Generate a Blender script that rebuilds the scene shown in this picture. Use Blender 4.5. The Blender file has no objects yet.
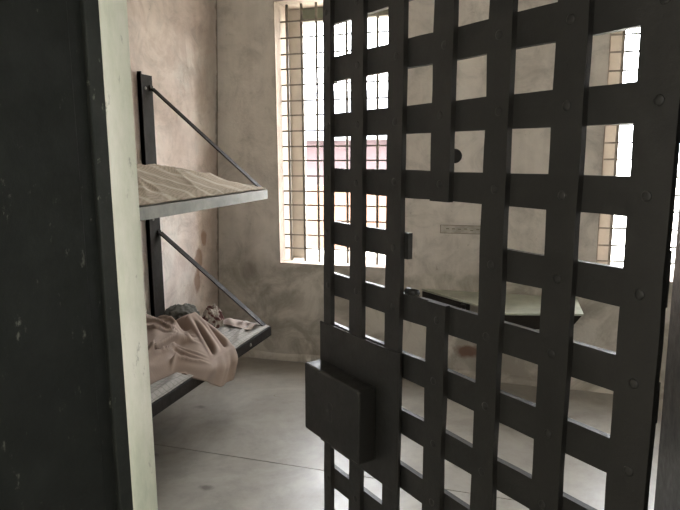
import bpy, bmesh, math, random
from mathutils import Vector, Matrix, noise

# ------------------------------------------------------------------ camera, sky, light, exposure
S = bpy.context.scene
COL = S.collection
cam_data = bpy.data.cameras.new('camera')
cam = bpy.data.objects.new('camera', cam_data); COL.objects.link(cam)
cam_data.sensor_fit = 'HORIZONTAL'; cam_data.sensor_width = 36.0
cam_data.lens = 612 / 680 * 36.0
cam_data.clip_start = 0.02; cam_data.clip_end = 300
PITCH, ROLL, YAW, EYE = math.radians(9.43), math.radians(0.45), math.radians(17.6), 1.55
def camera_matrix():
    cp, sp, cr, sr = math.cos(PITCH), math.sin(PITCH), math.cos(ROLL), math.sin(ROLL)
    c, s = math.cos(YAW), math.sin(YAW)
    def room(v): return Vector((v[0]*c - v[1]*s, v[0]*s + v[1]*c, v[2]))
    r0 = Vector((1, 0, 0)); d0 = Vector((0, -sp, -cp)); f0 = Vector((0, cp, -sp))
    right = room(r0*cr + d0*sr); down = room(d0*cr - r0*sr); fwd = room(f0)
    m = Matrix.Identity(4)
    for i in range(3):
        m[i][0] = right[i]; m[i][1] = -down[i]; m[i][2] = -fwd[i]
    m[2][3] = EYE
    return m
cam.matrix_world = camera_matrix()
S.camera = cam

world = bpy.data.worlds.new('overcast_sky'); S.world = world
world.use_nodes = True
bg = world.node_tree.nodes['Background']
bg.inputs['Color'].default_value = (0.94, 0.965, 1.0, 1); bg.inputs['Strength'].default_value = 12.0

def area_light(name, loc, rot, sx, sy, power, color=(1, 1, 1)):
    d = bpy.data.lights.new(name, 'AREA'); d.shape = 'RECTANGLE'; d.size = sx; d.size_y = sy
    d.energy = power; d.color = color
    o = bpy.data.objects.new(name, d); COL.objects.link(o); o.location = loc; o.rotation_euler = rot
    return o
R90 = math.radians(90)
sun_d = bpy.data.lights.new('sun', 'SUN'); sun_d.energy = 9; sun_d.angle = math.radians(3); sun_d.color = (1, .96, .88)
sun = bpy.data.objects.new('sun', sun_d); COL.objects.link(sun)
sun.rotation_euler = (math.radians(34), math.radians(-8), 0)     # high, from over the building onto the yard
# sky portals at the three windows, then two added corridor fill lamps
for x in (-1.31, 0.88, 3.063):
    p = area_light('window_portal', (x, 4.50, 1.665), (-R90, 0, 0), 0.9, 1.8, 1)
    p.data.cycles.is_portal = True
area_light('corridor_fill', (-1.2, -2.4, 2.1), (R90, 0, math.radians(-20)), 1.2, 1.6, 18, (1, .98, .92))  # added unseen fill lamp behind the camera, lifts the doorway
area_light('corridor_side_fill', (3.2, -.75, 1.7), (R90, 0, math.radians(70)), .8, 1.8, 75, (1, .99, .95))  # added unseen fill lamp from the right, brightens the pale left jamb

vs = S.view_settings
S.display_settings.display_device = 'sRGB'
vs.view_transform = 'Standard'; vs.look = 'None'; vs.exposure = 1.0; vs.gamma = 1.0; vs.use_curve_mapping = False

# ------------------------------------------------------------------ helpers
def tag(o, label=None, cat=None, group=None, kind=None):
    if label: o['label'] = label
    if cat: o['category'] = cat
    if group: o['group'] = group
    if kind: o['kind'] = kind
    return o
def obj(name, bm, mat, parent=None, smooth=False, bevel=0, recalc=True):
    if recalc: bmesh.ops.recalc_face_normals(bm, faces=bm.faces)
    me = bpy.data.meshes.new(name); bm.to_mesh(me); bm.free()
    for m in (mat if isinstance(mat, (list, tuple)) else [mat]): me.materials.append(m)
    if smooth:
        for p in me.polygons: p.use_smooth = True
    o = bpy.data.objects.new(name, me); COL.objects.link(o)
    if parent: o.parent = parent
    if bevel:
        b = o.modifiers.new('bevel', 'BEVEL'); b.width = bevel; b.segments = 2; b.limit_method = 'ANGLE'
        b.angle_limit = math.radians(40)
    return o
def empty(name, loc=(0, 0, 0)):
    o = bpy.data.objects.new(name, None); COL.objects.link(o); o.location = loc; o.empty_display_size = .1
    return o
def box(bm, x0, x1, y0, y1, z0, z1, mi=0):
    v = [bm.verts.new(p) for p in ((x0,y0,z0),(x1,y0,z0),(x1,y1,z0),(x0,y1,z0),(x0,y0,z1),(x1,y0,z1),(x1,y1,z1),(x0,y1,z1))]
    for f in ((0,1,2,3),(4,5,6,7),(0,1,5,4),(1,2,6,5),(2,3,7,6),(3,0,4,7)):
        bm.faces.new([v[i] for i in f]).material_index = mi
    return bm
def bx(*a): return box(bmesh.new(), *a)
def bar(bm, a, b, w, h, up=(0, 0, 1)):
    a, b, up = Vector(a), Vector(b), Vector(up)
    d = (b - a).normalized(); s = d.cross(up).normalized(); u = s.cross(d)
    q = []
    for p in (a, b):
        for i, j in ((-1,-1),(1,-1),(1,1),(-1,1)): q.append(bm.verts.new(p + s*i*w/2 + u*j*h/2))
    for f in ((0,1,2,3),(4,5,6,7),(0,1,5,4),(1,2,6,5),(2,3,7,6),(3,0,4,7)): bm.faces.new([q[i] for i in f])
    return bm
def tube(bm, a, b, r, n=10, r2=None):
    a, b = Vector(a), Vector(b); d = b - a
    m = Matrix.Translation((a + b)/2) @ d.to_track_quat('Z', 'Y').to_matrix().to_4x4()
    bmesh.ops.create_cone(bm, cap_ends=True, segments=n, radius1=r, radius2=r if r2 is None else r2, depth=d.length, matrix=m)
    return bm
def dome(bm, c, axis, r, h, n=10, rings=4):
    axis = Vector(axis).normalized(); c = Vector(c); s = axis.orthogonal().normalized(); t = axis.cross(s)
    prev = None
    for k in range(rings):
        a = k/rings*math.pi/2
        ring = [bm.verts.new(c + axis*h*math.sin(a) + (s*math.cos(q) + t*math.sin(q))*r*math.cos(a)) for q in [2*math.pi*i/n for i in range(n)]]
        if prev:
            for i in range(n): bm.faces.new((prev[i], prev[(i+1)%n], ring[(i+1)%n], ring[i]))
        else: bm.faces.new(ring)
        prev = ring
    top = bm.verts.new(c + axis*h)
    for i in range(n): bm.faces.new((prev[i], prev[(i+1)%n], top))
    return bm
def prism(bm, pts, z0, z1):
    lo = [bm.verts.new((x, y, z0)) for x, y in pts]; hi = [bm.verts.new((x, y, z1)) for x, y in pts]
    bm.faces.new(lo); bm.faces.new(hi); n = len(pts)
    for i in range(n): bm.faces.new((lo[i], lo[(i+1)%n], hi[(i+1)%n], hi[i]))
    return bm
def grid(nu, nv, fn):
    bm = bmesh.new()
    V = [[bm.verts.new(fn(i/nu, j/nv)) for j in range(nv+1)] for i in range(nu+1)]
    for i in range(nu):
        for j in range(nv): bm.faces.new((V[i][j], V[i+1][j], V[i+1][j+1], V[i][j+1]))
    return bm
def sst(a, b, x):
    t = min(1, max(0, (x-a)/(b-a))); return t*t*(3-2*t)
def nz(*p): return noise.noise(Vector(p))
def ridge(*p): return 1 - abs(noise.noise(Vector(p)))*2

# ------------------------------------------------------------------ materials
class Mat:
    def __init__(s, name, rough=.8, metal=0, spec=.5):
        s.m = bpy.data.materials.new(name); s.m.use_nodes = True; s.t = s.m.node_tree; s.n = s.t.nodes; s.l = s.t.links
        s.b = s.n['Principled BSDF']; s.b.inputs['Roughness'].default_value = rough; s.b.inputs['Metallic'].default_value = metal
        s.b.inputs['Specular IOR Level'].default_value = spec
        s.pos = s.n.new('ShaderNodeTexCoord').outputs['Object']
    def noise(s, scale, detail=6, rough=.6, stretch=None, dist=0):
        v = s.pos
        if stretch:
            mp = s.n.new('ShaderNodeMapping'); mp.inputs['Scale'].default_value = stretch; s.l.new(v, mp.inputs['Vector']); v = mp.outputs[0]
        t = s.n.new('ShaderNodeTexNoise'); t.inputs['Scale'].default_value = scale; t.inputs['Detail'].default_value = detail
        t.inputs['Roughness'].default_value = rough; t.inputs['Distortion'].default_value = dist
        s.l.new(v, t.inputs['Vector']); return t.outputs['Fac']
    def ramp(s, fac, stops):
        r = s.n.new('ShaderNodeValToRGB'); e = r.color_ramp.elements
        while len(e) < len(stops): e.new(.5)
        for el, (p, c) in zip(e, stops):
            el.position = p; el.color = (c, c, c, 1) if isinstance(c, (int, float)) else (*c, 1)
        s.l.new(fac, r.inputs['Fac']); return r.outputs['Color']
    def mix(s, fac, a, b, mode='MIX'):
        x = s.n.new('ShaderNodeMixRGB'); x.blend_type = mode
        for k, v in (('Fac', fac), ('Color1', a), ('Color2', b)):
            if isinstance(v, (int, float)): x.inputs[k].default_value = v if k == 'Fac' else (v, v, v, 1)
            elif isinstance(v, tuple): x.inputs[k].default_value = (*v, 1)
            else: s.l.new(v, x.inputs[k])
        return x.outputs[0]
    def math(s, op, a, b=0, clamp=False):
        x = s.n.new('ShaderNodeMath'); x.operation = op; x.use_clamp = clamp
        for i, v in ((0, a), (1, b)):
            if isinstance(v, (int, float)): x.inputs[i].default_value = v
            else: s.l.new(v, x.inputs[i])
        return x.outputs[0]
    def xyz(s):
        x = s.n.new('ShaderNodeSeparateXYZ'); s.l.new(s.pos, x.inputs[0]); return x.outputs
    def spot(s, c, r, edge=.35, wob=.5, scale=9, sq=(1, 1, 1)):
        """a blotch with a ragged edge of its own at c"""
        v = s.n.new('ShaderNodeVectorMath'); v.operation = 'SUBTRACT'; s.l.new(s.pos, v.inputs[0]); v.inputs[1].default_value = c
        w = s.n.new('ShaderNodeVectorMath'); w.operation = 'MULTIPLY'; s.l.new(v.outputs[0], w.inputs[0]); w.inputs[1].default_value = tuple(1/(r*q) for q in sq)
        l = s.n.new('ShaderNodeVectorMath'); l.operation = 'LENGTH'; s.l.new(w.outputs[0], l.inputs[0])
        d = s.math('ADD', l.outputs['Value'], s.math('MULTIPLY', s.math('SUBTRACT', s.noise(scale, 5), .5), wob*4))
        return s.math('SUBTRACT', 1, s.math('DIVIDE', s.math('SUBTRACT', d, 1-edge), edge, True), True)
    def color(s, c):
        if isinstance(c, tuple): s.b.inputs['Base Color'].default_value = (*c, 1)
        else: s.l.new(c, s.b.inputs['Base Color'])
    def rough(s, c): s.l.new(c, s.b.inputs['Roughness'])
    def bump(s, h, strength=.3, dist=.01):
        b = s.n.new('ShaderNodeBump'); b.inputs['Strength'].default_value = strength; b.inputs['Distance'].default_value = dist
        s.l.new(h, b.inputs['Height']); s.l.new(b.outputs[0], s.b.inputs['Normal'])

def plaster(name, a, b, c, extra=None, dado=None):
    m = Mat(name, .92, spec=.25)
    col = m.ramp(m.noise(1.3, 8, .62, dist=.5), [(.32, a), (.52, b), (.70, c)])
    col = m.mix(.75, col, m.ramp(m.noise(4.5, 9, .72, dist=1.0), [(.32, .66), (.5, 1.0), (.66, 1.10)]), 'MULTIPLY')
    sp = m.ramp(m.noise(17, 7, .7, dist=.6), [(.28, 1), (.36, 0)])
    col = m.mix(m.math('MULTIPLY', sp, .45), col, (.27, .235, .19))
    # drips running down
    col = m.mix(.35, col, m.ramp(m.noise(5, 4, .6, stretch=(1.4, 1.4, .16)), [(.35, .72), (.55, 1.0)]), 'MULTIPLY')
    if dado:
        z = m.xyz()[2]
        edge = m.math('ADD', z, m.math('MULTIPLY', m.math('SUBTRACT', m.noise(3.2, 5, .6), .5), .34))
        f = m.math('DIVIDE', m.math('SUBTRACT', dado[0], edge), .05, True)
        patch = m.ramp(m.noise(3.5, 7, .65, dist=.8), [(.40, dado[1]), (.5, dado[2]), (.60, dado[3])])
        col = m.mix(m.math('MULTIPLY', f, .85), col, patch)
    if extra: col = extra(m, col)
    m.color(col)
    h = m.math('ADD', m.math('MULTIPLY', m.noise(9, 6, .6), .7), m.math('MULTIPLY', m.noise(60, 4, .6), .3))
    m.bump(h, .6, .014)
    return m.m

def back_extra(m, col):
    col = m.mix(m.math('MULTIPLY', m.spot((-.39, 4.14, .19), .085, .5, .35, 11, (1.3, 2, .62)), .8), col, (.17, .075, .045))
    col = m.mix(m.math('MULTIPLY', m.spot((-.30, 4.14, .72), .12, .9, .35, 8), .45), col, (.16, .13, .09))
    col = m.mix(m.math('MULTIPLY', m.spot((-.02, 4.14, .74), .11, .9, .35, 8), .4), col, (.16, .13, .09))
    col = m.mix(m.math('MULTIPLY', m.spot((-2.02, 4.14, .70), .2, .7, .4, 6), .35), col, (.12, .10, .075))
    return col
def left_extra(m, col):
    for c, r, sq in (((-2.3, 3.93, .95), .05, (1, .8, 1.5)), ((-2.3, 3.86, .80), .075, (1, .8, 1.5)), ((-2.3, 4.0, 1.25), .06, (1, .6, 2)), ((-2.3, 3.83, .63), .06, (1, .8, 1.6))):
        col = m.mix(m.math('MULTIPLY', m.spot(c, r, .4, .35, 12, sq), .75), col, (.34, .20, .13))
    # darker band towards the corner, ragged edge
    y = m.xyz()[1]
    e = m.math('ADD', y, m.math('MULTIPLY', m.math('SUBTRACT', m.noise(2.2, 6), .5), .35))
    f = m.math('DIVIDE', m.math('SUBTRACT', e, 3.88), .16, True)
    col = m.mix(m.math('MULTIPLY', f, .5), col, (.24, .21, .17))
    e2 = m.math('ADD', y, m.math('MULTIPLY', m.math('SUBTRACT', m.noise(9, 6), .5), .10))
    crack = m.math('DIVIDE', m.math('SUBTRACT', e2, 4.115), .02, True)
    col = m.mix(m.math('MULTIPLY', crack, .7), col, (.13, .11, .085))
    st = m.ramp(m.noise(2.6, 7, .7, dist=1.5), [(.50, 0), (.60, 1)])
    col = m.mix(m.math('MULTIPLY', st, .35), col, (.50, .37, .31))
    return col
WALL_BACK = plaster('limewashed_plaster_back', (.57, .525, .475), (.69, .64, .585), (.77, .725, .67), back_extra, (.76, (.34, .31, .265), (.48, .445, .39), (.64, .60, .54)))
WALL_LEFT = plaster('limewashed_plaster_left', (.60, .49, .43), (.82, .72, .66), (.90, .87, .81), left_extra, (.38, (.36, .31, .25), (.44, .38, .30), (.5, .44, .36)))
WALL = plaster('limewashed_plaster', (.66, .63, .58), (.74, .71, .66), (.80, .77, .72))
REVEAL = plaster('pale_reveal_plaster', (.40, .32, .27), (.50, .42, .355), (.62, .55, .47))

def pale_green_paint():
    m = Mat('pale_green_jamb_paint', .6)
    col = m.ramp(m.noise(7, 8, .7, stretch=(1, 1, .35)), [(.3, (.50, .55, .43)), (.48, (.70, .72, .59)), (.64, (.84, .83, .73))])
    ch = m.ramp(m.noise(30, 7, .75, stretch=(1, 1, .45)), [(.33, 1), (.39, 0)])
    col = m.mix(m.math('MULTIPLY', ch, .6), col, (.20, .19, .15))
    m.color(col); m.bump(m.noise(14, 8, .7), .4, .006); return m.m
JAMB = pale_green_paint()
CEIL = plaster('ceiling_plaster', (.70, .68, .64), (.76, .74, .70), (.82, .80, .76))

def floor_mat():
    m = Mat('polished_cement', .4, spec=.5)
    col = m.ramp(m.noise(1.7, 9, .65, dist=.8), [(.30, (.23, .21, .18)), (.5, (.31, .29, .255)), (.68, (.40, .38, .34))])
    col = m.mix(.6, col, m.ramp(m.noise(9, 8, .75), [(.3, .70), (.5, 1.0), (.7, 1.15)]), 'MULTIPLY')
    for c, r in (((-1.92, 3.17, 0), .03), ((-2.15, 3.2, 0), .025), ((-1.42, 2.35, 0), .028), ((-1.85, 2.55, 0), .03), ((-.3, 2.9, 0), .03), ((.1, 3.2, 0), .05)):
        col = m.mix(m.math('MULTIPLY', m.spot(c, r, .7, .3, 14, (1.5, 1, 1)), .7), col, (.07, .06, .05))
    m.color(col)
    m.rough(m.ramp(m.noise(5, 7, .7), [(.3, .27), (.7, .45)]))
    m.bump(m.math('ADD', m.math('MULTIPLY', m.noise(4, 5), .7), m.math('MULTIPLY', m.noise(40, 5), .15)), .18, .01)
    return m.m
FLOOR = floor_mat()
def simple(name, col, rough=.7, metal=0, var=.25, scale=8, bump=.15, spec=.5, stretch=None):
    m = Mat(name, rough, metal, spec)
    lo = tuple(c*(1-var) for c in col); hi = tuple(min(1, c*(1+var)) for c in col)
    m.color(m.ramp(m.noise(scale, 7, .65, stretch=stretch), [(.3, lo), (.5, col), (.7, hi)]))
    if bump: m.bump(m.noise(scale*3, 6, .65), bump, .004)
    return m.m
def dark_steel(name, col, chips=.0, rough=.42, spec=.5):
    m = Mat(name, rough, 0, spec)
    c = m.ramp(m.noise(9, 8, .7), [(.3, tuple(q*.75 for q in col)), (.55, col), (.75, tuple(q*1.35 for q in col))])
    if chips:
        ch = m.ramp(m.noise(42, 7, .75, stretch=(1, 1, .6)), [(.62, 0), (.70, 1)])
        c = m.mix(m.math('MULTIPLY', ch, chips), c, (.24, .25, .20))
    m.color(c); m.rough(m.ramp(m.noise(20, 6, .7), [(.3, rough-.12), (.7, rough+.14)]))
    m.bump(m.noise(30, 8, .7), .35, .004); return m.m
GATE = dark_steel('black_brown_gate_paint', (.017, .0165, .0145), 0, .45, .4)
FRAME = dark_steel('black_green_frame_paint', (.0085, .0095, .008), .3, .6, .12)
FRAME_EDGE = dark_steel('chipped_frame_edge', (.016, .018, .015), .8, .6, .2)
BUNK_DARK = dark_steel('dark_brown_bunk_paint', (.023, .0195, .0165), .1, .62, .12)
BUNK_LIT = simple('lit_bunk_paint', (.165, .165, .138), .55, 0, .3, 12, .2)  # dark bunk paint with the upper shelf's reflected light put into its colour
BUNK_DECK = simple('bunk_deck_board', (.10, .085, .07), .8, 0, .3, 9, .2)
TABLE_TOP = simple('pale_green_table_paint', (.37, .385, .315), .42, 0, .2, 8, .12)
BAR = simple('window_bar_paint', (.20, .18, .15), .6, 0, .3, 20, .1)
WFRAME = simple('beige_window_frame_paint', (.50, .46, .40), .6, 0, .15, 6, .15)
WHEAD = simple('green_grey_window_header', (.20, .22, .17), .7, 0, .2, 6, .15)
BOLT = simple('bolt_steel', (.25, .24, .22), .4, .6, .2, 30, .1)
BLACK = simple('black_hole_lining', (.015, .014, .013), .8, 0, .2, 20, 0)

def weave(name, a, b, fold, stripe=0, scale=190, rough=.95, checks=0, ca=None):
    m = Mat(name, rough, 0, .1)
    mp = m.n.new('ShaderNodeMapping'); mp.inputs['Rotation'].default_value = (0, 0, math.radians(38)); m.l.new(m.pos, mp.inputs['Vector'])
    ck = m.n.new('ShaderNodeTexChecker'); ck.inputs['Scale'].default_value = scale; m.l.new(mp.outputs[0], ck.inputs['Vector'])
    col = m.mix(ck.outputs['Fac'], a, b)
    if stripe:
        w = m.n.new('ShaderNodeTexWave'); w.inputs['Scale'].default_value = stripe; w.inputs['Distortion'].default_value = 14
        w.inputs['Detail'].default_value = 2; w.inputs['Detail Scale'].default_value = .35
        mq = m.n.new('ShaderNodeMapping'); mq.inputs['Rotation'].default_value = (0, 0, math.radians(55)); m.l.new(m.pos, mq.inputs['Vector']); m.l.new(mq.outputs[0], w.inputs['Vector'])
        col = m.mix(m.ramp(w.outputs['Fac'], [(.80, 0), (.95, .45)]), col, fold)
    if checks:
        ps = m.xyz()
        for k, ax in enumerate((0, 1)):
            s_ = m.math('PINGPONG', m.math('MULTIPLY', ps[ax], checks), .5)
            col = m.mix(m.ramp(s_, [(.03, .8), (.10, 0)]), col, ca)
    col = m.mix(.5, col, m.ramp(m.noise(6, 5), [(.3, .8), (.7, 1.15)]), 'MULTIPLY')
    m.color(col); m.bump(m.noise(55, 4), .15, .003); return m.m
KNIT = weave('beige_knit_blanket', (.27, .225, .175), (.42, .36, .29), (.62, .56, .47), stripe=2.4, scale=170)
SHEET = weave('grey_checked_sheet', (.30, .28, .255), (.36, .34, .315), (.5, .5, .5), scale=240, checks=30, ca=(.20, .185, .17))
TAN = weave('tan_cotton_blanket', (.27, .205, .165), (.30, .23, .19), (.5, .4, .3), scale=320, rough=.75)
DARKCLOTH = weave('dark_grey_cloth', (.065, .062, .052), (.10, .097, .083), (.2, .2, .2), scale=150)
def blotched(name, a, b):
    m = Mat(name, .9); m.color(m.ramp(m.noise(22, 3, .5, dist=1), [(.44, a), (.52, b)])); return m.m
MAROON = blotched('maroon_and_white_cloth', (.14, .055, .05), (.52, .47, .42))
PINK = weave('faded_pink_cloth', (.36, .30, .27), (.42, .36, .325), (.5, .4, .3), scale=260)

# ------------------------------------------------------------------ setting: shell of the cell
XL, XR, YB, YD, YC, ZC = -2.30, 3.9, 4.145, 1.04, 0.64, 3.1
WINS = ((-1.787, -.870), (.394, 1.311), (2.587, 3.504)); WZ0, WZ1, WOUT = .745, 2.60, 4.56  # third window is out of view, added to light left wall and jamb
def struct(name, bm, mat, parent=None, **k): return tag(obj(name, bm, mat, parent, **k), kind=None if parent else 'structure')

bm = bx(XL-.2, XR+.2, 2.662, WOUT, -.12, 0)                    # far slab, joint, near slab: one floor
box(bm, XL-.2, XR+.2, -3.0, 2.656, -.12, 0)
box(bm, XL-.2, XR+.2, 2.650, 2.668, -.13, -.006)
struct('floor', bm, FLOOR)
struct('ceiling', bx(XL-.2, XR+.2, -3.0, WOUT, ZC, ZC+.15), CEIL)

def displaced_wall(name, mat, nu, nv, fn):                     # plaster face with real unevenness over a solid core
    return grid(nu, nv, fn)
bm = bmesh.new()
xs = [XL-.2] + [x for w in WINS for x in w] + [XR+.2]
for i in range(0, len(xs), 2): box(bm, xs[i], xs[i+1], YB, WOUT, 0, ZC)
for a, b in WINS:
    box(bm, a, b, YB, WOUT, 0, WZ0); box(bm, a, b, YB, WOUT, WZ1, ZC)
struct('wall_back', bm, WALL_BACK)
# thin pale lining of the window openings (brushed whitewash)
for k, (a, b) in enumerate(WINS):
    bm = bmesh.new(); t = .006; y0 = YB - .003
    box(bm, a, a+t, y0, WOUT, WZ0, WZ1); box(bm, b-t, b, y0, WOUT, WZ0, WZ1)
    box(bm, a, b, y0, WOUT, WZ0, WZ0+t); box(bm, a, b, y0, WOUT, WZ1-t, WZ1)
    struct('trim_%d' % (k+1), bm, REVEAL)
def left_face(u, v):                                            # old wall, drifting out of true towards the corner
    y = YD + (YB-YD)*u; z = ZC*v
    return (-2.310 + sst(3.38, 4.12, y)*(.115*z/ZC - .012) + .004*nz(y*2, z*2, 3), y, z)
bm = grid(64, 60, left_face); n0 = 65*61
box(bm, XL-.2, XL-.05, YD, YB, 0, ZC)
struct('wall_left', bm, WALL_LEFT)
struct('wall_right', bx(XR, XR+.2, YD, YB, 0, ZC), WALL)
OX0, OX1, OZ = -.762, .2125, 2.16                                  # doorway
bm = bx(XL-.2, OX0, YC, YD, 0, ZC); box(bm, OX1, XR+.2, YC, YD, 0, ZC); box(bm, OX0, OX1, YC, YD, OZ, ZC)
struct('wall_front', bm, WALL)
bm = bmesh.new(); box(bm, OX0, OX0+.012, .963, YD+.002, 0, OZ)
box(bm, OX0-.03, OX0+.012, YD, YD+.004, 0, OZ)
struct('trim_4', bm, JAMB, bevel=.002)
# uneven plaster foot along the back wall
def foot(u, v):
    x = XL + .002 + (XR-XL-.004)*u
    h = .045 + .012*nz(x*3, 1, 2); d = .035 + .012*nz(x*4, 7, 1)
    p = [(0, h+.006), (.35, h), (.75, h*.75), (1, 0)]
    q = v*3; i = min(2, int(q)); f = q-i
    a = p[i]; b = p[i+1]
    return (x, YB + .002 - d*(a[0]+(b[0]-a[0])*f), max(0, a[1]+(b[1]-a[1])*f) + .0005)
struct('baseboard_back', grid(240, 9, foot), WALL_BACK, smooth=True)
# corridor shell behind the camera
bm = bx(XL-.2, XL, -3, YC, 0, ZC); struct('wall_corridor_left', bm, WALL)
struct('wall_corridor_right', bx(XR, XR+.2, -3, YC, 0, ZC), WALL)
struct('wall_corridor_back', bx(XL-.2, XR+.2, -3.2, -3.0, 0, ZC), WALL)

# ------------------------------------------------------------------ windows
for k, (a, b) in enumerate(WINS):  # the last one is unseen, added for its light
    w = empty('window_%d' % (k+1), ((a+b)/2, YB+.03, WZ0)); tag(w, kind='structure')
    ox, oy, oz = w.location
    def part(name, bm, mat, **kw):
        bmesh.ops.translate(bm, verts=bm.verts, vec=(-ox, -oy, -oz)); return obj(name, bm, mat, w, **kw)
    yb = YB + .112
    n = 8
    for i in range(n):
        x = a + (.052 if k == 0 else .089) + i*.1113
        if x < b - .03:
            part('vertical_bar', tube(bmesh.new(), (x, yb, WZ0+.004), (x, yb, WZ1-.004), .010, 8), BAR, smooth=True)
    for i in range(17):
        z = .737 + i*.1085 + .012*math.sin(i*2.1)*.3
        if z < WZ1 - .02:
            part('horizontal_bar', bar(bmesh.new(), (a+.008, yb-.013, z), (b-.008, yb-.013, z), .007, .011), BAR)
    y0, y1 = 4.40, 4.45
    bm = bmesh.new(); box(bm, a+.006, a+.112, y0, y1, WZ0+.006, WZ1-.006); box(bm, b-.112, b-.006, y0, y1, WZ0+.006, WZ1-.006)
    part('window_frame', bm, WFRAME, bevel=.004)
    part('frame_header', bx(a+.112, b-.112, y0, y1, WZ1-.085, WZ1-.006), WHEAD, bevel=.004)
    part('header_moulding', bx(a+.112, b-.112, y0-.012, y1, WZ1-.105, WZ1-.085), WFRAME, bevel=.003)

# ------------------------------------------------------------------ outside: sunlit yard
GROUND = simple('sunlit_yard_ground', (.62, .60, .52), .95, 0, .12, 2, .2)
PINKWALL = simple('washed_pink_house_wall', (.070, .046, .050), .9, 0, .12, 1.5, .1)
ORANGE = simple('faded_orange_wall', (.12, .062, .040), .9, 0, .12, 1.5, .1)
ROOFM = simple('pale_tin_roof', (.30, .31, .34), .6, 0, .1, 3, .1)
KERBM = simple('yellow_green_kerb_paint', (.13, .13, .06), .9, 0, .15, 4, .1)
BARK = simple('tree_bark', (.14, .10, .07), .95, 0, .3, 12, .5, stretch=(1, 1, .3))
LEAF = simple('tree_leaves', (.035, .085, .02), .7, 0, .5, 3, 0)
struct('ground', bx(-40, 40, WOUT+.002, 60, -.4, -.25), GROUND)
h = empty('house', (-6.4, 15, -.25)); tag(h, 'pink walled house with pale tin roof, across the yard beyond the left window', 'house')
obj('wall', bx(-5, 3.4, 0, 5, 0, 2.15), PINKWALL, h)
bm = bmesh.new()
v = [bm.verts.new(p) for p in ((-5.4,-.5,2.12),(3.8,-.5,2.12),(3.8,2.5,3.5),(-5.4,2.5,3.5),(3.8,5.5,2.12),(-5.4,5.5,2.12),(-5.4,-.5,2.2),(3.8,-.5,2.2),(3.8,2.5,3.58),(-5.4,2.5,3.58),(3.8,5.5,2.2),(-5.4,5.5,2.2))]
for f in ((0,1,2,3),(3,2,4,5),(6,7,8,9),(9,8,10,11),(0,1,7,6),(5,4,10,11)): bm.faces.new([v[i] for i in f])
obj('roof', bm, ROOFM, h)
tag(obj('yard_wall', bx(-4.6, -1.6, 11, 11.3, -.25, .95), ORANGE), 'low faded orange wall in the yard, seen between the lattice bars', 'wall')
tag(obj('kerb', bx(-14, 9, 8.2, 8.45, -.25, -.08), KERBM), 'yellow green painted kerb crossing the sunlit yard', 'kerb')
def tree(loc, H, r, seed, label):
    t = empty('tree', loc); tag(t, label, 'tree', None)
    bm = bmesh.new(); rnd = random.Random(seed)
    tube(bm, (0,0,0), (.1,0,H*.6), .14, 10, .07)
    for k in range(5):
        a = k*1.3 + seed; tube(bm, (.08,0,H*(.4+.05*k)), (math.cos(a)*r*.7, math.sin(a)*r*.7, H*(.62+.06*k)), .05, 6, .02)
    obj('trunk', bm, BARK, t, smooth=True)
    bm = bmesh.new()
    for k in range(2600):
        while True:
            p = Vector((rnd.uniform(-1,1), rnd.uniform(-1,1), rnd.uniform(-1,1)))
            if p.length < 1 and p.length > .35 + .3*nz(p.x*2+seed, p.y*2, p.z*2): break
        c = Vector((p.x*r, p.y*r, H*.75 + p.z*r*.8))
        a = Vector((rnd.uniform(-1,1), rnd.uniform(-1,1), rnd.uniform(-1,1))).normalized()*.09; b_ = a.orthogonal().normalized()*.045
        bm.faces.new([bm.verts.new(c+a), bm.verts.new(c+b_), bm.verts.new(c-a), bm.verts.new(c-b_)])
    obj('crown', bm, LEAF, t, recalc=False)
tree((-8.8, 11.5, -.25), 5.2, 1.5, 3, 'leafy green tree in the yard, at the left edge of the left window')
tree((2.55, 8.6, -.25), 3.4, 1.0, 8, 'leafy green tree in the yard, beyond the right window')

# ------------------------------------------------------------------ door frame
f = empty('door_frame', (OX0, YC, 0)); tag(f, 'black painted steel door frame lining the cell doorway, scuffed on the left jamb', 'door frame')
def fp(name, bm, mat, **kw):
    bmesh.ops.translate(bm, verts=bm.verts, vec=(-OX0, -YC, 0)); return obj(name, bm, mat, f, **kw)
fp('jamb_plate', bx(OX0, OX0+.012, YC-.08, .883, .002, OZ-.014), FRAME, bevel=.003)
fp('rebate', bx(OX0, OX0+.004, .883, .923, .002, OZ-.014), FRAME)
fp('stop_strip', bx(OX0, OX0+.012, .923, .963, .002, OZ-.014), FRAME_EDGE, bevel=.003)
fp('architrave', bx(OX0-.12, OX0, YC-.08, YC-.001, .002, OZ+.12), FRAME, bevel=.004)
fp('jamb_plate', bx(OX1-.002, OX1+.0, YC-.08, YD, .002, OZ-.014), dark_steel('glossy_black_jamb_paint', (.014, .016, .014), 0, .42, .4))
fp('architrave', bx(OX1, OX1+.14, YC-.08, YC-.001, .002, OZ+.12), FRAME, bevel=.004)
fp('head_plate', bx(OX0, OX1, YC-.08, .963, OZ-.014, OZ), FRAME, bevel=.003)

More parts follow.
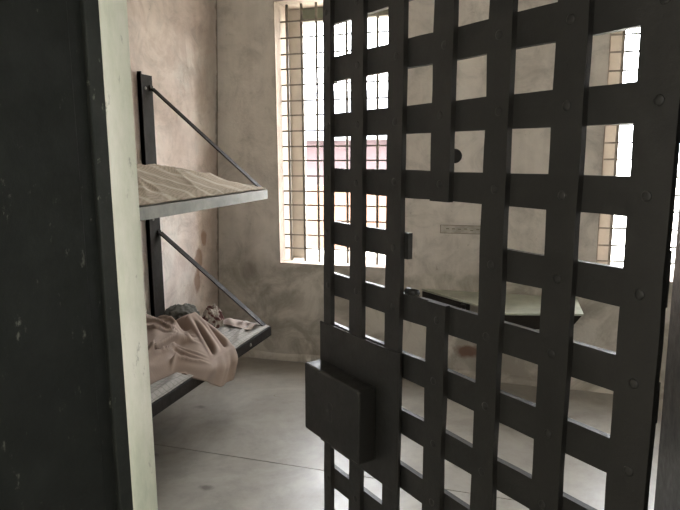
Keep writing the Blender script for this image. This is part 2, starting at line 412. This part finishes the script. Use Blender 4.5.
# ------------------------------------------------------------------ lattice gate
GD = Vector((-.7775, .6289, 0)); GN = Vector((.6289, .7775, 0)); GO = Vector((.1285, .9533, 1.55)); LEAN = .0111
t = .0122
gx = -GD; gz = (Vector((0, 0, 1)) + LEAN*GN)
gate = empty('lattice_gate')
base = GO + GD*(-.063) - gz*1.55
gzn = gz.normalized(); gy = gzn.cross(gx).normalized()
M = Matrix.Identity(4)
for i in range(3): M[i][0] = gx[i]; M[i][1] = gy[i]; M[i][2] = gzn[i]; M[i][3] = base[i]
gate.matrix_world = M
tag(gate, 'dark steel lattice cell gate of riveted flat bars, swung half open into the cell', 'gate')
def U(u): return -(u + .063)                                    # distance along the gate from the hinge edge
strips = [(-.0595, .001), (.0832, .1389), (.2262, .2793), (.3653, .4197), (.5088, .5597), (.6493, .6989), (.7849, .8170)]
ZT0, PIT, BW = 1.855, .13285, .0575
rows = [ZT0 - PIT*k for k in range(-1, 13)]                     # top of each row of openings
bars_z = [(z, z + BW) for z in rows] + [(rows[-1] - PIT - .03, rows[-1] - PIT + BW)]
GTOP, GBOT = bars_z[0][1], bars_z[-1][0]
GR = random.Random(4)
def wavy_strip(u0, u1, y0, y1, z0, z1, amp=.0016, seed=0):       # hand-forged flat bar, edges slightly wandering
    bm = bmesh.new(); n = max(2, int((z1-z0)/.03)); prev = None
    for i in range(n+1):
        z = z0 + (z1-z0)*i/n
        a = U(u1) + amp*nz(seed*3.1, z*9, 1)*1.6; b = U(u0) + amp*nz(seed*5.7+9, z*9, 2)*1.6
        ring = [bm.verts.new(p) for p in ((a, y0, z), (b, y0, z), (b, y1, z), (a, y1, z))]
        if prev:
            for k in range(4): bm.faces.new((prev[k], prev[(k+1)%4], ring[(k+1)%4], ring[k]))
        else: bm.faces.new(ring)
        prev = ring
    bm.faces.new(prev); return bm
SLOT_T, SLOT_B = 1.455, 1.2515
for i, (z0, z1) in enumerate(bars_z):
    is_slot_bar = z1 > SLOT_B and z0 < SLOT_T and z0 > 1.30
    def hb(u0, u1):
        bm = bmesh.new(); n = max(2, int((u1-u0)/.03)); prev = None
        for k in range(n+1):
            u = u0 + (u1-u0)*k/n
            a = z0 + .0022*nz(u*9, i*3.3, 0); b = z1 + .0022*nz(u*9, i*3.3+9, 4)
            ring = [bm.verts.new(p) for p in ((U(u), t, a), (U(u), 2*t, a), (U(u), 2*t, b), (U(u), t, b))]
            if prev:
                for q in range(4): bm.faces.new((prev[q], prev[(q+1)%4], ring[(q+1)%4], ring[q]))
            else: bm.faces.new(ring)
            prev = ring
        bm.faces.new(prev); obj('horizontal_bar', bm, GATE, gate)
    if is_slot_bar: hb(-.041, .275); hb(.497, .812)
    else: hb(-.041, .812)
rivet_me = None
def rivet(parent, u, z, y=0.0):
    global rivet_me
    if rivet_me is None:
        o = obj('rivet', dome(bmesh.new(), (0, 0, 0), (0, -1, 0), .0080, .0014, 10, 3), GATE, parent, smooth=True); rivet_me = o.data
    else:
        o = bpy.data.objects.new('rivet', rivet_me); COL.objects.link(o); o.parent = parent
    o.location = (U(u), y, z)
for k, (u0, u1) in enumerate(strips):
    pieces = [(GBOT, GTOP)]
    if k == 3: pieces = [(GBOT, SLOT_B - .0005), (SLOT_T + .0005, GTOP)]
    for a, b in pieces:
        s_ = obj('vertical_bar', wavy_strip(u0, u1, 0, t, a, b, seed=k), GATE, gate)
        for j, (z0, z1) in enumerate(bars_z):
            zc = (z0+z1)/2
            if a < zc < b and .55 < zc < 1.95 and not (k == 3 and 1.3 < zc < 1.4) and not (k >= 4 and .785 < zc < 1.117):
                rivet(s_, (u0+u1)/2 + GR.uniform(-.004, .004), zc + GR.uniform(-.005, .005))
# raised edge bead down the strip beside the lock
obj('edge_bead', bx(U(.503), U(.4985), -.004, 0, GBOT, 1.117), GATE, gate)
obj('lock_plate', bx(U(.831), U(.5035), -.004, -.0002, .785, 1.1165), GATE, gate, bevel=.0015)
lb = obj('lock_box', bx(U(.826), U(.580), -.0555, -.0045, .834, 1.014), GATE, gate, bevel=.005)
kh = bmesh.new(); tube(kh, (U(.70), -.0562, .935), (U(.70), -.0545, .935), .011, 16); box(kh, U(.706), U(.694), -.0562, -.0545, .900, .930)
obj('keyhole', kh, BLACK, lb)
obj('bolt_tongue', bx(U(.838), U(.8275), -.035, -.015, .90, .95), GATE, lb)
# knuckles on the sill of the food slot
for u in (.500, .2745):
    obj('slot_knuckle', tube(bmesh.new(), (U(u+.017), 2*t+.004, SLOT_B+.000), (U(u-.017), 2*t+.004, SLOT_B+.000), .008, 14), GATE, gate, smooth=True)
for z, hh in ((1.335, .08), (.60, .075), (1.90, .075), (1.165, .06)):
    hn = bmesh.new(); tube(hn, (-.008, t+.002, z), (-.008, t+.002, z+hh), .005, 12)
    obj('hinge', hn, GATE, gate, smooth=True)

# ------------------------------------------------------------------ wall bunk
XW = XL - .004
bunk = empty('bunk_bed', (XW, 3.31, 0))
tag(bunk, 'two-tier steel wall bunk hung from uprights on the left wall', 'bunk bed')
def bp(name, bm, mat, parent=None, **kw):
    bmesh.ops.translate(bm, verts=bm.verts, vec=(-XW, -3.31, 0)); return obj(name, bm, mat, parent or bunk, **kw)
BX = -1.555; Y0, Y1 = 1.50, 3.447
for y0 in (3.255, 1.56):
    bm = bx(XW+.001, XW+.026, y0, y0+.120, .10, 2.03); box(bm, XW+.001, XW+.030, y0, y0+.010, .10, 2.045)
    post = bp('post', bm, BUNK_DARK, bevel=.002)
    for z in (1.95, 1.15, .35):
        bp('bolt', dome(bmesh.new(), (XW+.026, y0+.045, z), (1, 0, 0), .010, .006), BOLT, post, smooth=True)
for z1, mat, hh in ((1.335, BUNK_LIT, .056), (.470, BUNK_DARK, .058)):
    z0 = z1 - hh; xi = XW + .036
    nm = 'upper_shelf' if z1 > 1 else 'lower_shelf'
    bm = bmesh.new()
    box(bm, BX-.006, BX, Y0, Y1, z0, z1); box(bm, BX-.045, BX-.006, Y0, Y1, z1-.006, z1)   # front angle iron
    box(bm, xi, BX-.006, Y1-.006, Y1, z0, z1); box(bm, xi, BX-.006, Y0, Y0+.006, z0, z1)
    box(bm, xi, xi+.006, Y0+.006, Y1-.006, z0, z1)
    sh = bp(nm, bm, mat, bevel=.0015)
    bp('deck', bx(xi+.007, BX-.0065, Y0+.007, Y1-.007, z1-.022, z1-.0065), BUNK_DECK, sh)
    if z1 < 1: bp('bolt', dome(bmesh.new(), (BX, Y1-.30, z0+hh/2), (1, 0, 0), .011, .006), BOLT, sh, smooth=True)
for a, b in ((1.955, 1.337), (1.06, .472)):
    for yy in (3.362, 1.66):
        bm = bar(bmesh.new(), (XW+.030, yy, a), (BX-.025, yy+(.06 if yy > 2 else 0), b), .008, .044, (0, 1, 0)); bar(bm, (XW+.022, yy-.012, a), (XW+.036, yy-.012, a), .030, .030, (0, 0, 1))
        bp('stay_bar', bm, BUNK_DARK)

# ------------------------------------------------------------------ bedding
def cloth(name, bm, mat, label, thick=.004, loc=None, cat='blanket', sub=1):
    o = obj(name, bm, mat, smooth=True)
    if loc:
        o.data.transform(Matrix.Translation(-Vector(loc))); o.location = loc
    s_ = o.modifiers.new('thick', 'SOLIDIFY'); s_.thickness = thick; s_.offset = 1
    tag(o, label, cat); return o
def folds(x, y, f, seed, warp=.35):
    w = nz(x*1.6+seed, y*1.6, seed)*warp
    return ridge(f*(x*.75 + w), f*(y*.32 + w*.6), seed)
def knit(u, v):
    y = 1.52 + (3.435-1.52)*u; x = -2.235 + (-1.5555+2.235)*v
    d = BX - x                                                  # distance in from the front edge
    H = .150*(1 - .12*sst(2.7, 3.0, y) - .25*sst(3.0, 3.3, y))*(1 - sst(3.22, 3.45, y)*.93)
    prof = sst(-.03, .40, d)**.75
    h = .003 + H*prof
    cr = nz(x*2.2, y*1.4, 5)
    a = ridge(1.6*x + 3.6*(y*.55) + 1.1*cr, 2.3, 1.5*cr) ; b = ridge(5*x + 1.8*y + 1.6*cr, y*.4, 8)
    amp = sst(0, .10, d)*sst(0, .10, 3.435-y)*.7 + .08
    h += (.016*max(0, a)**4 + .018*max(0, b)**4 + .008*nz(x*9, y*9, 2) + .004*nz(x*22, y*22, 3))*amp
    # puckered hem along the front edge and end
    h = .002 + h*sst(-.012, .035, d)
    h += .004*max(0, math.sin(y*31 + 2*nz(y*3, 0, 0)))*(1 - sst(.01, .06, d))*sst(0, .01, d)
    x += .006*math.sin(y*23)*(1 - sst(0, .05, d)) - .004*(1 - sst(0, .05, d))
    return (x, y, 1.337 + h)
cloth('knit_blanket', grid(230, 90, knit), KNIT, 'beige knitted blanket heaped along the upper bunk', .006, (-1.9, 2.5, 1.337))
# flat checked sheet on the lower bunk
def sheet(u, v):
    y = 1.52 + (3.432-1.52)*u; x = -2.235 + (-1.560+2.235)*v
    d = BX - x; h = .006 + .012*max(0, folds(x*2.2, y, 3.2, 3))**3 + .005*nz(x*6, y*6, 1)
    h += .012*max(0, ridge((x+.25*nz(y*1.2, 3, 0))*7, y*.5, 2))**3*sst(0, .05, d)*(1-sst(.3, .5, d))
    h *= sst(-.01, .04, d)*.9 + .1
    if y > 3.2: h += .010*sst(3.2, 3.42, y)*max(0, math.sin(x*28))
    return (x, y, .4715 + h)
cloth('bed_sheet', grid(210, 90, sheet), SHEET, 'grey checked bed sheet lying on the lower bunk', .003, (-1.9, 2.5, .4715), 'sheet')
# tan blanket: rumpled mound that pinches in, then fans out and hangs over the front edge
def tan(u, v):
    fan = sst(.765, .815, u)                                    # 0 = mound, 1 = hanging fan
    yc = 1.75 + (2.96-1.75)*(u/.79) if u < .79 else 2.96 + (3.14-2.96)*(u-.79)/.21
    yf = 1.52 + (2.50-1.52)*(u/.79) if u < .79 else 2.50 + (2.83-2.50)*(u-.79)/.21
    q = max(0, (v-.2)/.8)
    cx = -1.99 + .11*sst(.5, .8, u)
    crest = (.185 - .055*sst(.5, .85, u)) * (1 - .45*math.exp(-((u-.785)/.032)**2)) * (1 - .35*sst(.93, 1, u))
    if v < .2:
        r = v/.2; x = cx - .20 + .20*r; y = yc + .03*(1-r); z = .490 + crest*math.sin(r*math.pi/2)
    else:
        y = yc + (yf-yc)*q**1.15
        foot_m = -1.66 - .07*(1-sst(.3, .75, u)) + .03*nz(y*5, 2, 2)
        xm = cx + (foot_m-cx)*q; zm = .488 + crest*max(0, math.cos(q*math.pi/2))**.7
        L1 = .40/.54
        if q < L1:
            r = q/L1; xf = cx + (-1.548-cx)*r; zf = .500 + crest*(1-r)**1.1
        else:
            r = (q-L1)/(1-L1); e = sst(.79, .93, u)
            xf = -1.548 + .026*math.sin(min(1, r*2)*math.pi/2); zf = .500 - (.045+.10*e)*r
        x = xm + (xf-xm)*fan; z = zm + (zf-zm)*fan
    amp = sst(0, .15, v)*sst(0, .12, 1-v)
    # long sweeping folds on the mound, radiating folds on the fan
    s1 = (1-fan)
    f1 = max(0, ridge(2.1*q + 1.3*u*3 + .7*nz(u*5, q*3, 4), u*1.3, 3.3))**5
    f2 = max(0, ridge(3.8*q - 2.6*u*2 + .9*nz(u*6, q*4, 9), q*1.2, 5.1))**6
    z += s1*amp*(.050*f1 + .034*f2 + .016*nz(u*16, q*6, 6))
    x += s1*amp*(.030*f1*math.sin(q*3))
    if fan > 0:
        ph = (u-.79)/.21
        wv = math.sin(ph*13 + 1.5*q) + .5*math.sin(ph*27 + 2)
        z += .016*fan*wv*sst(.0, .3, q)*(1-sst(.6, .72, q))
        x += (.010 + .006*wv)*fan*sst(.70, .85, q)
    if q > .9 and fan < .5: z = max(.4885, z)
    return (x, y, z)
cloth('tan_blanket', grid(220, 110, tan), TAN, 'tan cotton blanket rumpled on the lower bunk and hanging over its edge', .005, (-1.85, 2.6, .486))
def lump(name, c, rx, ry, rz, mat, label, seed, cat, amp=.35, fr=3.2):
    bm = bmesh.new(); bmesh.ops.create_icosphere(bm, subdivisions=5, radius=1)
    for v in bm.verts:
        p = v.co.normalized(); k = 1 + amp*(max(0, ridge(p.x*fr+seed, p.y*fr, p.z*fr))**3 - .45) + .1*nz(p.x*7, p.y*7, p.z*7+seed)
        q = p*k; z = q.z*rz
        v.co = (q.x*rx, q.y*ry, max(z, -.06*rz) if z < 0 else z)
    o = obj(name, bm, mat, smooth=True); o.location = c; tag(o, label, cat); return o
lump('cloth_bundle', (-2.12, 3.30, .492), .115, .15, .115, DARKCLOTH, 'dark grey cloth bundle behind the tan blanket on the lower bunk', 1.3, 'cloth', .15, 1.5)
lump('crumpled_cloth', (-1.885, 3.30, .492), .066, .066, .125, MAROON, 'small crumpled maroon and white cloth at the far side of the tan blanket', 4.1, 'cloth', .20, 1.8)
def rag(u, v):
    y = 3.28 + .13*v + .03*math.sin(u*5); x = -1.90 + .30*u
    h = .008 + .014*math.sin(v*math.pi)*(.6 + .5*math.sin(u*7)) + .008*math.sin(u*19+v*4)*math.sin(v*math.pi)
    return (x, y, .489 + max(h, .006))
cloth('pink_rag', grid(50, 24, rag), PINK, 'thin faded pink cloth twisted across the far end of the lower bunk', .003, (-1.75, 3.33, .489), 'cloth')

# ------------------------------------------------------------------ wall table
TZ = .617
tab = empty('wall_table', (-.2, YB-.002, 0)); tag(tab, 'pale green steel table top fixed to the back wall, seen through the gate lattice', 'table')
def tp(name, bm, mat, **kw):
    bmesh.ops.translate(bm, verts=bm.verts, vec=(.2, -(YB-.002), 0)); return obj(name, bm, mat, tab, **kw)
A, B, C_, D_ = (-.72, 4.140), (-.127, 3.612), (.305, 3.722), (.290, 4.140)
tp('table_top', prism(bmesh.new(), [A, B, C_, D_], TZ-.012, TZ), TABLE_TOP, bevel=.002)
bm = bar(bmesh.new(), (-.708, 4.125, TZ-.038), (-.42, 3.872, TZ-.038), .010, .046)
tp('edge_rail', bm, BUNK_DARK)
bm = bmesh.new()
n = 12; pts = []
for i in range(n+1):
    q = i/n; pts.append((B[0]-.03 + (C_[0]-B[0]+.02)*q, B[1]+.008 + (C_[1]-B[1])*q, TZ-.013 - .085*math.sqrt(max(0, 1-max(0, (q-.6)/.4)**2))-.001))
for i in range(n):
    (x0, y0, z0), (x1, y1, z1) = pts[i], pts[i+1]
    q = [bm.verts.new(p) for p in ((x0,y0,z0),(x1,y1,z1),(x1,y1,TZ-.0125),(x0,y0,TZ-.0125),(x0,y0+.012,z0),(x1,y1+.012,z1),(x1,y1+.012,TZ-.0125),(x0,y0+.012,TZ-.0125))]
    for f_ in ((0,1,2,3),(4,5,6,7),(0,1,5,4),(2,3,7,6),(3,0,4,7),(1,2,6,5)): bm.faces.new([q[j] for j in f_])
tp('apron', bm, BUNK_DARK)
for x in (-.40, .10):
    bm = bx(x-.015, x+.015, 3.80, 4.140, TZ-.032, TZ-.013); box(bm, x-.015, x+.015, 4.11, 4.140, TZ-.20, TZ-.032)
    bar(bm, (x, 4.125, TZ-.19), (x, 3.83, TZ-.03), .02, .014); tp('bracket', bm, BUNK_DARK)

# ------------------------------------------------------------------ things on the back wall
pl = obj('wall_strip', bx(0, .335, -.006, 0, 0, .058), WALL_BACK, bevel=.002); pl.location = (-.598, YB-.0005, 1.010)
tag(pl, 'narrow metal strip painted over in wall colour, above the table on the back wall', 'wall plate')
bm = bmesh.new()
for x0, x1, z0, z1 in ((0, .335, 0, .0035), (0, .335, .0545, .058), (0, .004, 0, .058), (.331, .335, 0, .058)): box(bm, x0, x1, -.0085, -.006, z0, z1)
obj('rim', bm, simple('grime_line', (.20, .175, .14), .9, 0, .3, 30), pl)
for x, z in ((.05, .032), (.09, .032), (.13, .030), (.17, .033), (.21, .024), (.25, .032), (.29, .032)):
    obj('slot', bx(x-.010, x+.010, -.0068, -.0058, z-.003, z+.003), simple('slot_grime', (.19, .165, .13), .9), pl)
k = obj('round_socket', tube(bmesh.new(), (0, 0, 0), (0, -.016, 0), .048, 28), BLACK, smooth=False, bevel=.003)
k.location = (-.512, YB-.0005, 1.527); tag(k, 'small round black fitting on the back wall, half hidden by a lattice bar', 'wall fitting')
